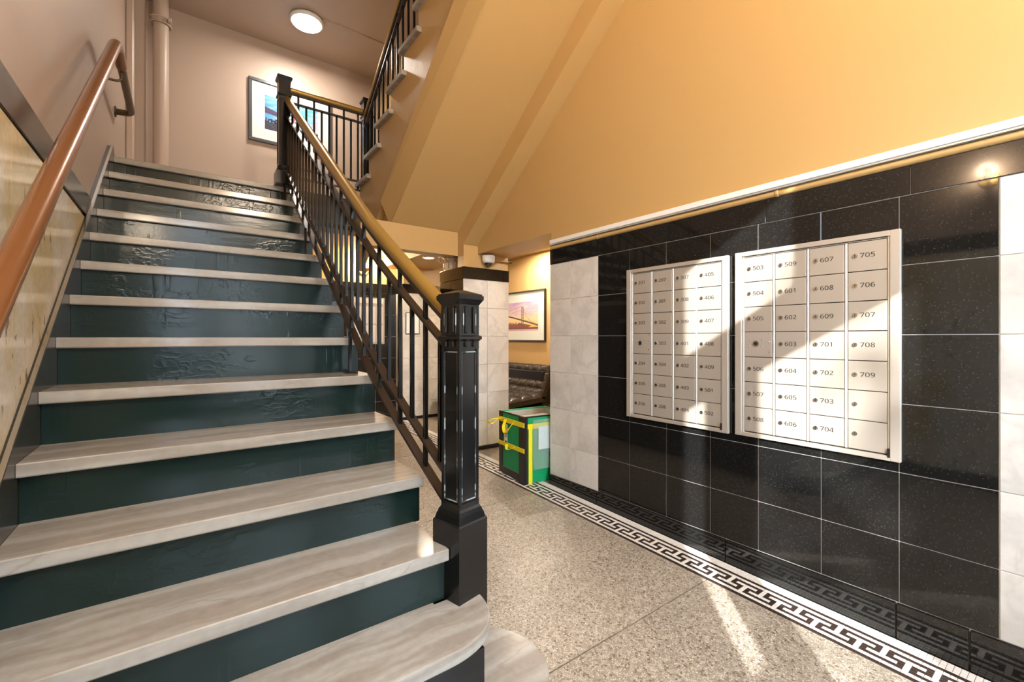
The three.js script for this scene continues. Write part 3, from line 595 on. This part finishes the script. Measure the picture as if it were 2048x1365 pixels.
{
  const c = thing('security_camera', 'white dome security camera on the pier below the header', 'camera', [2.16, E(0.69), 3.27]);
  const x = 2.165, d = 3.265, y = E(0.655);
  c.put('housing', new THREE.LatheGeometry([[0, 0.062], [0.052, 0.062], [0.056, 0.056], [0.056, 0.016], [0.050, 0.004], [0.044, 0]].map(([a, b]) => new THREE.Vector2(a, b)), 28).translate(x, y, -d), M.white);
  c.put('dome', new THREE.SphereGeometry(0.038, 24, 12, 0, Math.PI * 2, Math.PI / 2, Math.PI / 2).translate(x, y + 0.002, -d), M.smoked, c, 'dark glass dome');
  c.put('bezel', new THREE.TorusGeometry(0.041, 0.004, 8, 28).rotateX(Math.PI / 2).translate(x, y + 0.001, -d), M.white);
  c.put('arm', boxXYD(x - 0.03, x + 0.03, y + 0.01, y + 0.055, d + 0.04, 3.32, 0.003), M.white);
  const p = thing('conduit', 'thin amber painted conduit from the camera to the alcove', 'pipe', [2.3, E(0.69), 3.3]);
  p.put('pipe', polyTube([V(x + 0.05, y + 0.035, d + 0.03), V(2.415, y + 0.035, d + 0.03)], 0.009, 10), M.amber); p.put('connector', new THREE.CylinderGeometry(0.013, 0.013, 0.03, 12).rotateZ(Math.PI / 2).translate(2.42, y + 0.035, -d - 0.03), M.bronze);
}
{ // plaster capital standing on the tiled pier behind the beam
  const cx = 2.02, cd = 3.665, y0 = BAND[1], s = thing('plaster_capital', 'ornate plaster capital with leaves and scrolls on the pier', 'capital', [cx, y0, cd]);
  s.put('abacus', merge([boxXYD(cx - 0.095, cx + 0.095, y0 + 0.128, y0 + 0.142, cd - 0.095, cd + 0.095, 0.004), boxXYD(cx - 0.108, cx + 0.108, y0 + 0.142, y0 + 0.160, cd - 0.108, cd + 0.085, 0.004)]), M.plasterCast);
  s.put('bell', new THREE.LatheGeometry([[0.070, 0], [0.074, 0.012], [0.062, 0.02], [0.064, 0.07], [0.078, 0.11], [0.095, 0.128], [0, 0.129]].map(([a, b]) => new THREE.Vector2(a, b)), 24).translate(cx, y0, -cd), M.plasterCast);
  for (let i = 0; i < 10; i++) { const a = i * Math.PI / 5; s.put('acanthus_leaf', merge([new THREE.SphereGeometry(1, 10, 8).scale(0.022, 0.036, 0.013).translate(0, 0.05, 0.066), new THREE.SphereGeometry(1, 10, 6).scale(0.018, 0.010, 0.016).translate(0, 0.083, 0.080)]).rotateY(a).translate(cx, y0, -cd), M.plasterCast); }
  for (let i = 0; i < 4; i++) { const a = Math.PI / 4 + i * Math.PI / 2; s.put('scroll', merge([new THREE.TorusGeometry(0.019, 0.008, 8, 16).rotateY(Math.PI / 2), new THREE.SphereGeometry(0.009, 10, 8)]).translate(0, 0.108, 0.105).rotateY(a).translate(cx, y0, -cd), M.plasterCast); }
}

// ---------------------------------------------------------------- pipes on the landing
{
  const s = thing('riser_pipe', 'tan painted vertical riser pipe with a collar in the landing corner', 'pipe', [-0.15, LAND, 5.45]);
  s.put('pipe', new THREE.CylinderGeometry(0.062, 0.062, CEIL - LAND, 28).translate(-0.155, (CEIL + LAND) / 2, -5.44), M.tan);
  s.put('collar', merge([new THREE.CylinderGeometry(0.078, 0.078, 0.05, 28).translate(-0.155, E(3.02), -5.44), new THREE.TorusGeometry(0.078, 0.008, 8, 28).rotateX(Math.PI / 2).translate(-0.155, E(3.045), -5.44), new THREE.TorusGeometry(0.078, 0.008, 8, 28).rotateX(Math.PI / 2).translate(-0.155, E(2.995), -5.44), boxXYD(-0.10, -0.07, E(3.0), E(3.04), 5.34, 5.39, 0.005)]), M.tan);
}

// ---------------------------------------------------------------- framed prints
function print(w, h, draw) { const c = document.createElement('canvas'); c.width = w; c.height = h; draw(c.getContext('2d'), w, h); const t = new THREE.CanvasTexture(c); t.colorSpace = THREE.SRGBColorSpace; t.magFilter = THREE.LinearFilter; return std({ map: t, roughness: 0.35 }); }
function bridge(x, w, h, deckL, deckR, tx, top2, col) {
  x.strokeStyle = col; x.fillStyle = col; x.lineWidth = h * 0.05; x.beginPath(); x.moveTo(0, deckL); x.quadraticCurveTo(w * 0.5, (deckL + deckR) / 2 - h * 0.02, w, deckR); x.stroke();
  x.lineWidth = h * 0.022; for (const o of [-0.025, 0.025]) { x.beginPath(); x.moveTo(tx + o * w, h * 0.86); x.lineTo(tx + o * w, top2); x.stroke(); }
  for (let i = 0; i < 6; i++) { const y = top2 + (h * 0.84 - top2) * i / 6, y2 = top2 + (h * 0.84 - top2) * (i + 1) / 6; x.lineWidth = h * 0.01; x.beginPath(); x.moveTo(tx - 0.025 * w, y); x.lineTo(tx + 0.025 * w, y2); x.moveTo(tx + 0.025 * w, y); x.lineTo(tx - 0.025 * w, y2); x.stroke(); }
  x.lineWidth = h * 0.008; x.beginPath(); x.moveTo(0, h * 0.30); x.quadraticCurveTo(tx * 0.5, top2 + h * 0.03, tx, top2); x.quadraticCurveTo(tx + (w - tx) * 0.4, deckR - h * 0.05, w, deckR); x.stroke();
  for (let i = 1; i < 16; i++) { const px = tx + (w - tx) * i / 16, k = i / 16; x.lineWidth = h * 0.003; x.beginPath(); x.moveTo(px, top2 + (deckR - top2) * Math.pow(k, 0.6)); x.lineTo(px, deckL + (deckR - deckL) * (px / w)); x.stroke(); }
}
const blueBridge = print(640, 480, (x, w, h) => {
  const g = x.createLinearGradient(0, 0, w, h * 0.7); g.addColorStop(0, '#1287dc'); g.addColorStop(0.45, '#8fb9ea'); g.addColorStop(0.7, '#5cc0ec'); g.addColorStop(1, '#f0b9c4'); x.fillStyle = g; x.fillRect(0, 0, w, h);
  const r = rng(5); for (let i = 0; i < 60; i++) { x.fillStyle = ['rgba(236,190,220,0.25)', 'rgba(255,240,245,0.22)', 'rgba(40,150,230,0.22)'][i % 3]; x.beginPath(); x.ellipse(r() * w, r() * h * 0.6, 20 + r() * 90, 6 + r() * 16, -0.2, 0, 7); x.fill(); }
  x.fillStyle = '#3a2b5c'; x.beginPath(); x.moveTo(0, h * 0.33); x.lineTo(w * 0.62, h * 0.60); x.lineTo(w * 0.62, h * 0.63); x.lineTo(0, h * 0.52); x.fill();
  x.fillStyle = '#14161f'; for (let i = 0; i < 90; i++) { x.beginPath(); x.arc(r() * w * 0.45, h * 0.66 + r() * h * 0.14, 4 + r() * 9, 0, 7); x.fill(); }
  x.fillStyle = '#2a2740'; x.fillRect(0, h * 0.78, w, h * 0.22); x.strokeStyle = '#8f8fb0'; x.lineWidth = 2; for (let i = 0; i < 4; i++) { x.beginPath(); x.moveTo(0, h * (0.82 + i * 0.045)); x.lineTo(w, h * (0.84 + i * 0.045)); x.stroke(); }
  x.fillStyle = '#e2483c'; x.fillRect(w * 0.52, h * 0.38, w * 0.03, h * 0.3); x.fillStyle = '#f3d9c9'; x.fillRect(w * 0.6, h * 0.66, w * 0.4, h * 0.08);
});
const sunsetBridge = print(640, 480, (x, w, h) => {
  const g = x.createLinearGradient(0, 0, 0, h); g.addColorStop(0, '#d9b3dd'); g.addColorStop(0.35, '#efc6cf'); g.addColorStop(0.6, '#fbdcae'); g.addColorStop(0.8, '#f6cf7e'); g.addColorStop(1, '#e0a35b'); x.fillStyle = g; x.fillRect(0, 0, w, h);
  const r = rng(8); for (let i = 0; i < 40; i++) { x.fillStyle = ['rgba(150,120,205,0.22)', 'rgba(255,230,225,0.3)'][i % 2]; x.beginPath(); x.ellipse(r() * w, r() * h * 0.45, 30 + r() * 90, 6 + r() * 14, -0.25, 0, 7); x.fill(); }
  x.fillStyle = '#ffe89a'; x.beginPath(); x.arc(w * 0.66, h * 0.55, 26, 0, 7); x.fill();
  x.fillStyle = '#8a3520'; x.beginPath(); x.moveTo(0, h * 0.80); for (let i = 0; i < 20; i++) { x.lineTo(i * w * 0.02, h * (0.68 + r() * 0.1)); x.lineTo((i + 0.7) * w * 0.02, h * (0.68 + r() * 0.1)); } x.lineTo(w * 0.8, h * 0.82); x.lineTo(w * 0.7, h * 0.88); x.lineTo(0, h * 0.88); x.fill();
  bridge(x, w, h, h * 0.46, h * 0.82, w * 0.52, h * 0.16, '#5c3a3a');
  x.fillStyle = '#6b2f2a'; x.fillRect(0, h * 0.88, w, h * 0.06); x.fillStyle = '#e3a9b5'; x.fillRect(0, h * 0.94, w, h * 0.06);
});
function frame(name, label, cat, base, w, h, border, depth, matW, material, frameMat, turn, lip = 0.0) {
  const s = thing(name, label, cat, base); s.rotation.y = turn;                       // faces +z before turning, base at its lower middle, back at z = 0
  part('frame', merge([[w, border, 0, border / 2], [w, border, 0, h - border / 2], [border, h - 2 * border, -w / 2 + border / 2, h / 2], [border, h - 2 * border, w / 2 - border / 2, h / 2]].map(([a, b, x, y]) => chamfer(a, b, depth, 0.003).translate(x, y, depth / 2))), frameMat, s);
  part('mat_board', new THREE.BoxGeometry(w - 2 * border + 0.002, h - 2 * border + 0.002, 0.004).translate(0, h / 2, depth * 0.45), M.mat, s);
  if (material) part('print', new THREE.PlaneGeometry(w - 2 * border - 2 * matW, h - 2 * border - 2 * matW).translate(0, h / 2 + lip, depth * 0.45 + 0.003), material, s);
  part('glazing', new THREE.BoxGeometry(w - 2 * border, h - 2 * border, 0.002).translate(0, h / 2, depth * 0.72), M.glass, s);
  return s;
}
const greyFrame = std({ color: lin(0.075, 0.08, 0.095), roughness: 0.3, metalness: 0.3 }), blackFrame = std({ color: lin(0.03, 0.022, 0.018), roughness: 0.35 });
frame('framed_print', 'grey framed print of a bridge under blue sky on the landing wall', 'picture', [1.037, E(2.19), DB], 0.88, 0.70, 0.034, 0.03, 0.125, blueBridge, greyFrame, 0);
frame('framed_print', 'black framed print of a sunset bridge above the tufted sofa', 'picture', [3.15, E(-0.047), 4.04], 0.83, 0.575, 0.018, 0.025, 0.105, sunsetBridge, blackFrame, -Math.PI / 2);
frame('notice_frame', 'thin black framed blank notice on the rear marble wall', 'frame', [2.135, E(0.04), 4.80], 0.17, 0.245, 0.007, 0.015, 0, null, blackFrame, 0);
{
  const s = thing('mailbox_panel', 'small white mailbox panel on the rear passage wall', 'mailboxes', [1.69, E(-0.075), 5.0]);
  s.put('frame', boxXYD(1.51, 1.877, E(-0.075), E(0.45), 4.986, 4.999, 0.002), M.aluminium);
  for (let r = 0; r < 2; r++) for (let c = 0; c < 4; c++) s.put('door', boxXYD(1.53 + c * 0.083, 1.605 + c * 0.083, E(-0.055 + r * 0.21), E(0.14 + r * 0.21), 4.980, 4.988, 0.002), M.alRib);
  s.put('header_plate', boxXYD(1.53, 1.857, E(0.385), E(0.435), 4.980, 4.988, 0.002), M.white);
}

// ---------------------------------------------------------------- delivery bag
{
  const s = thing('delivery_bag', 'open green delivery bag with black trim and yellow straps by the wall end', 'bag', [1.905, floorY(2.42) + 0.002, 2.42]);
  s.rotation.y = -0.10;
  // local: front face on the plane x = 0 looking to -x, z from 0 to -W, y up; depth along +x
  const W = 0.36, H = 0.466, L = 0.42, T = 0.012, B = (x0, x1, y0, y1, d0, d1, b = 0.003) => boxXYD(x0, x1, y0, y1, d0, d1, b);
  part('body', merge([B(0, T, 0, H, 0, W), B(L - T, L, 0, H, 0, W), B(T, L - T, 0, H, 0, T), B(T, L - T, 0, H, W - T, W), B(T, L - T, 0, T, T, W - T)]), M.green, s);
  part('lining', merge([B(T, T + 0.006, T, H - 0.01, T, W - T, 0), B(L - T - 0.006, L - T, T, H - 0.01, T, W - T, 0), B(T, L - T, T, H - 0.01, T, T + 0.006, 0), B(T, L - T, T, H - 0.01, W - T - 0.006, W - T, 0), B(T + 0.006, L - T - 0.006, H - 0.06, H - 0.05, T + 0.006, W - T - 0.006, 0)]), M.silver, s, 'silver insulated lining');
  part('trim', merge([B(-0.004, 0.004, 0, H, 0, 0.075), B(-0.004, 0.004, 0, H, W - 0.055, W), B(-0.004, 0.004, 0, 0.06, 0.07, W - 0.05), B(-0.003, L, H - 0.008, H + 0.003, -0.003, 0.006, 0.001), B(-0.003, 0.006, H - 0.008, H + 0.003, 0, W, 0.001), B(0, 0.025, 0, H, -0.004, 0.004)]), M.bagTrim, s, 'glossy black binding');
  for (const [y, w2] of [[H - 0.075, 0.034], [0.215, 0.030]]) part('strap', B(-0.008, -0.002, y, y + w2, 0.0, W, 0.001), M.yellow, s);
  part('strap', B(0.028, 0.058, 0, H - 0.05, -0.009, -0.002, 0.001), M.yellow, s); part('strap', B(0.02, L, H - 0.085, H - 0.05, -0.008, -0.002, 0.001), M.yellow, s);
  const loop = (pts, w) => { const c = new THREE.CatmullRomCurve3(pts), p = c.getPoints(18); return sweep(p, w, 0.003); };
  part('handle', loop([new THREE.Vector3(-0.01, H - 0.05, -0.13), new THREE.Vector3(-0.04, H - 0.10, -0.15), new THREE.Vector3(-0.05, H - 0.135, -0.185), new THREE.Vector3(-0.04, H - 0.10, -0.225), new THREE.Vector3(-0.01, H - 0.05, -0.245)], 0.024), M.yellow, s);
  part('handle', loop([new THREE.Vector3(-0.01, H - 0.05, -0.30), new THREE.Vector3(-0.06, H - 0.055, -0.335), new THREE.Vector3(-0.09, H - 0.075, -0.365), new THREE.Vector3(-0.06, H - 0.10, -0.375), new THREE.Vector3(-0.01, H - 0.06, -0.355)], 0.028), M.yellow, s);
  part('handle', loop([new THREE.Vector3(-0.012, 0.235, -0.12), new THREE.Vector3(-0.035, 0.215, -0.16), new THREE.Vector3(-0.035, 0.213, -0.19), new THREE.Vector3(-0.012, 0.235, -0.23)], 0.02), M.yellow, s);
  const tagMat = print(128, 420, (x, w, h) => { x.fillStyle = '#efece2'; x.fillRect(0, 0, w, h); x.fillStyle = '#1b7a45'; x.beginPath(); x.arc(w / 2, h - 70, 46, 0, 7); x.fill(); x.save(); x.translate(w / 2, h * 0.5); x.rotate(-Math.PI / 2); x.fillStyle = '#3a2420'; x.font = 'bold 96px sans-serif'; x.textAlign = 'center'; x.textBaseline = 'middle'; x.fillText('12', 0, 0); x.restore(); x.fillStyle = '#e8cf2a'; x.fillRect(w * 0.3, 40, w * 0.4, 60); });
  part('tag', new THREE.PlaneGeometry(0.05, 0.165).rotateY(-Math.PI / 2).translate(-0.006, H - 0.17, -0.25), tagMat, s, 'white tag with a green dot and the number 12');
  const pocket = part('pocket', B(0.05, 0.36, 0.10, H - 0.02, -0.030, -0.024, 0.002), M.plastic, s, 'clear plastic document pocket');
  part('card', B(0.10, 0.20, 0.235, 0.395, -0.022, -0.020, 0), M.white, pocket); part('patch', B(0.19, 0.225, 0.175, 0.21, -0.022, -0.019, 0), M.bagTrim, pocket);
}

// ---------------------------------------------------------------- tufted sofa in the alcove
{
  const fy = floorY(4.0), s = thing('tufted_sofa', 'dark brown tufted leather sofa against the alcove wall', 'sofa', [2.78, fy, 4.1]);
  const d0 = 3.47, d1 = 4.72;
  function cushion(w, l, t, nu, nv) {                          // pillowed sheet: w across, l along, buttons at the crossings
    const N = nu * 10, Mv = nv * 10, pos = [], idx = [];
    const hgt = (u, v) => { const a = Math.abs(Math.sin(Math.PI * nu * u)), b = Math.abs(Math.sin(Math.PI * nv * v)); return t * (0.55 + 0.45 * Math.pow(a * b, 0.45)) * Math.pow(clamp(Math.min(u, 1 - u, v, 1 - v) * 14), 0.35); };
    for (let j = 0; j <= Mv; j++) for (let i = 0; i <= N; i++) { const u = i / N, v = j / Mv; pos.push(u * w, hgt(u, v), -v * l); }
    for (let j = 0; j < Mv; j++) for (let i = 0; i < N; i++) { const a = j * (N + 1) + i; idx.push(a, a + 1, a + N + 2, a, a + N + 2, a + N + 1); }
    const g = new THREE.BufferGeometry(); g.setAttribute('position', new THREE.Float32BufferAttribute(pos, 3)); g.setIndex(idx); g.computeVertexNormals();
    const bs = []; for (let j = 1; j < nv; j++) for (let i = 1; i < nu; i++) bs.push(new THREE.SphereGeometry(0.008, 8, 6).translate(i / nu * w, t * 0.58, -j / nv * l));
    const slab = new THREE.BoxGeometry(w, 0.05, l).translate(w / 2, -0.02, -l / 2);
    return [merge([g, slab]), merge(bs)];
  }
  const place = (parts, x, y, tilt) => parts.map((g) => g.rotateZ(tilt).translate(x, y, -d0));
  const [seat, sb] = place(cushion(0.58, d1 - d0, 0.06, 4, 9), 2.42, fy + 0.315, 0.07), [back, bb] = place(cushion(0.36, d1 - d0, 0.06, 4, 9), 2.955, fy + 0.345, 1.18);
  const seatM = s.put('seat_cushion', seat, M.leather); s.put('seat_buttons', sb, M.leather, seatM);
  const backM = s.put('back_cushion', back, M.leather); s.put('back_buttons', bb, M.leather, backM);
  s.put('frame', merge([boxXYD(2.44, 3.0, fy + 0.235, fy + 0.275, d0 + 0.02, d1 - 0.02, 0.004), boxXYD(2.98, 3.12, fy + 0.27, fy + 0.62, d0 + 0.03, d1 - 0.03, 0.01)]), M.black);
  for (const d of [d0 + 0.06, d1 - 0.06]) for (const x of [2.47, 2.98]) s.put('leg', boxXYD(x - 0.01, x + 0.01, fy, fy + 0.24, d - 0.02, d + 0.02, 0.002), M.chrome);
}

// ---------------------------------------------------------------- lamps
const WARM = lin(1.0, 0.82, 0.60), NEUTRAL = lin(1.0, 0.90, 0.80);
function point(x, y, d, color, power, radius) { const p = new THREE.PointLight(color, power, 0, 2); p.position.set(x, y, -d); p.castShadow = true; p.shadow.radius = radius / 0.02; scene.add(p); return p; }
function flushLamp(label, x, d, power, color, k) {            // round flush lamp: rim, glowing diffuser and an area light just below it
  const s = thing('ceiling_lamp', label, 'lamp', [x, CEIL - 0.07, d]);
  s.put('rim', new THREE.LatheGeometry([[0, 0], [0.165, 0], [0.165, -0.025], [0.155, -0.04], [0.147, -0.04]].map(([a, b]) => new THREE.Vector2(a, b)), 40).translate(x, CEIL, -d), M.white);
  s.put('diffuser', new THREE.LatheGeometry([[0, -0.075], [0.06, -0.073], [0.11, -0.064], [0.14, -0.048], [0.148, -0.035]].map(([a, b]) => new THREE.Vector2(a, b)), 40).translate(x, CEIL, -d), glow(1, 0.96, 0.9, k));
  const a = new THREE.RectAreaLight(color, power, 0.26, 0.26); a.position.set(x, CEIL - 0.085, -d); a.lookAt(x, 0, -d); scene.add(a);
}
flushLamp('round white flush ceiling lamp over the landing', 1.06, 5.05, 180, NEUTRAL, 6);
{ // globe lamp over the entrance doors: what the glossy upper risers mirror
  const x = 0.85, y = 3.18, d = DF + 0.14, s = thing('entrance_lamp', 'frosted globe wall lamp above the entrance doors', 'lamp', [x, y, DF]);
  s.put('back_plate', new THREE.CylinderGeometry(0.06, 0.065, 0.016, 24).rotateX(Math.PI / 2).translate(x, y, -DF - 0.008), M.brass);
  s.put('arm', polyTube([V(x, y, DF + 0.01), V(x, y, d - 0.02)], 0.012, 10), M.brass);
  s.put('globe', new THREE.SphereGeometry(0.10, 28, 18).translate(x, y, -d), glow(1, 0.86, 0.68, 9));
  point(x, y, d, lin(1.0, 0.89, 0.75), 18, 0.10);
}
function sconce(label, x, y, d, nx, nd, power) {
  const s = thing('wall_sconce', label, 'lamp', [x, y, d]);
  const a = Math.atan2(nx, -nd);                               // turns +z towards the room
  const put = (n, g, m) => s.put(n, g.rotateY(a).translate(x, y, -d), m);
  put('back_plate', new THREE.CylinderGeometry(0.05, 0.055, 0.014, 24).rotateX(Math.PI / 2).translate(0, -0.04, 0.007), M.brass);
  put('arm', polyTube([new THREE.Vector3(0, -0.04, 0.01), new THREE.Vector3(0, -0.07, 0.07), new THREE.Vector3(0, -0.05, 0.10)], 0.008, 10, 0.03), M.brass);
  put('cup', new THREE.CylinderGeometry(0.03, 0.018, 0.03, 20).translate(0, -0.045, 0.10), M.brass);
  put('bulb', new THREE.SphereGeometry(0.028, 20, 14).translate(0, 0, 0.10), glow(1, 0.72, 0.40, 14));
  point(x + nx * 0.10, y, d + nd * 0.10, WARM, power, 0.022);
}
sconce('brass wall sconce with a bare warm globe beside the entrance', XL, E(1.15), 0.52, 1, 0, 2.6);
sconce('brass wall sconce with a bare warm globe in the rear passage', 1.64, E(0.79), 5.0, 0, -1, 3.5);
function downlight(label, x, y, d, power, color = WARM) {
  const s = thing('recessed_downlight', label, 'lamp', [x, y, d]);
  s.put('trim_ring', new THREE.TorusGeometry(0.055, 0.007, 8, 28).rotateX(Math.PI / 2).translate(x, y - 0.002, -d), M.white);
  s.put('lens', new THREE.CylinderGeometry(0.05, 0.05, 0.006, 28).translate(x, y - 0.003, -d), glow(1, 0.82, 0.6, 14));
  const a = new THREE.RectAreaLight(color, power, 0.09, 0.09); a.position.set(x, y - 0.012, -d); a.lookAt(x, y - 1, -d); scene.add(a);
}
downlight('round recessed downlight in the rear passage beam', 1.99, E(0.80), 4.08, 260);
downlight('round recessed downlight in the alcove ceiling near the sofa', 2.93, E(0.93), 3.62, 950, lin(1, 0.88, 0.72));
downlight('round recessed downlight in the alcove ceiling near the wall end', 2.72, E(0.93), 2.75, 330, lin(1, 0.88, 0.72));

renderer.render(scene, camera);
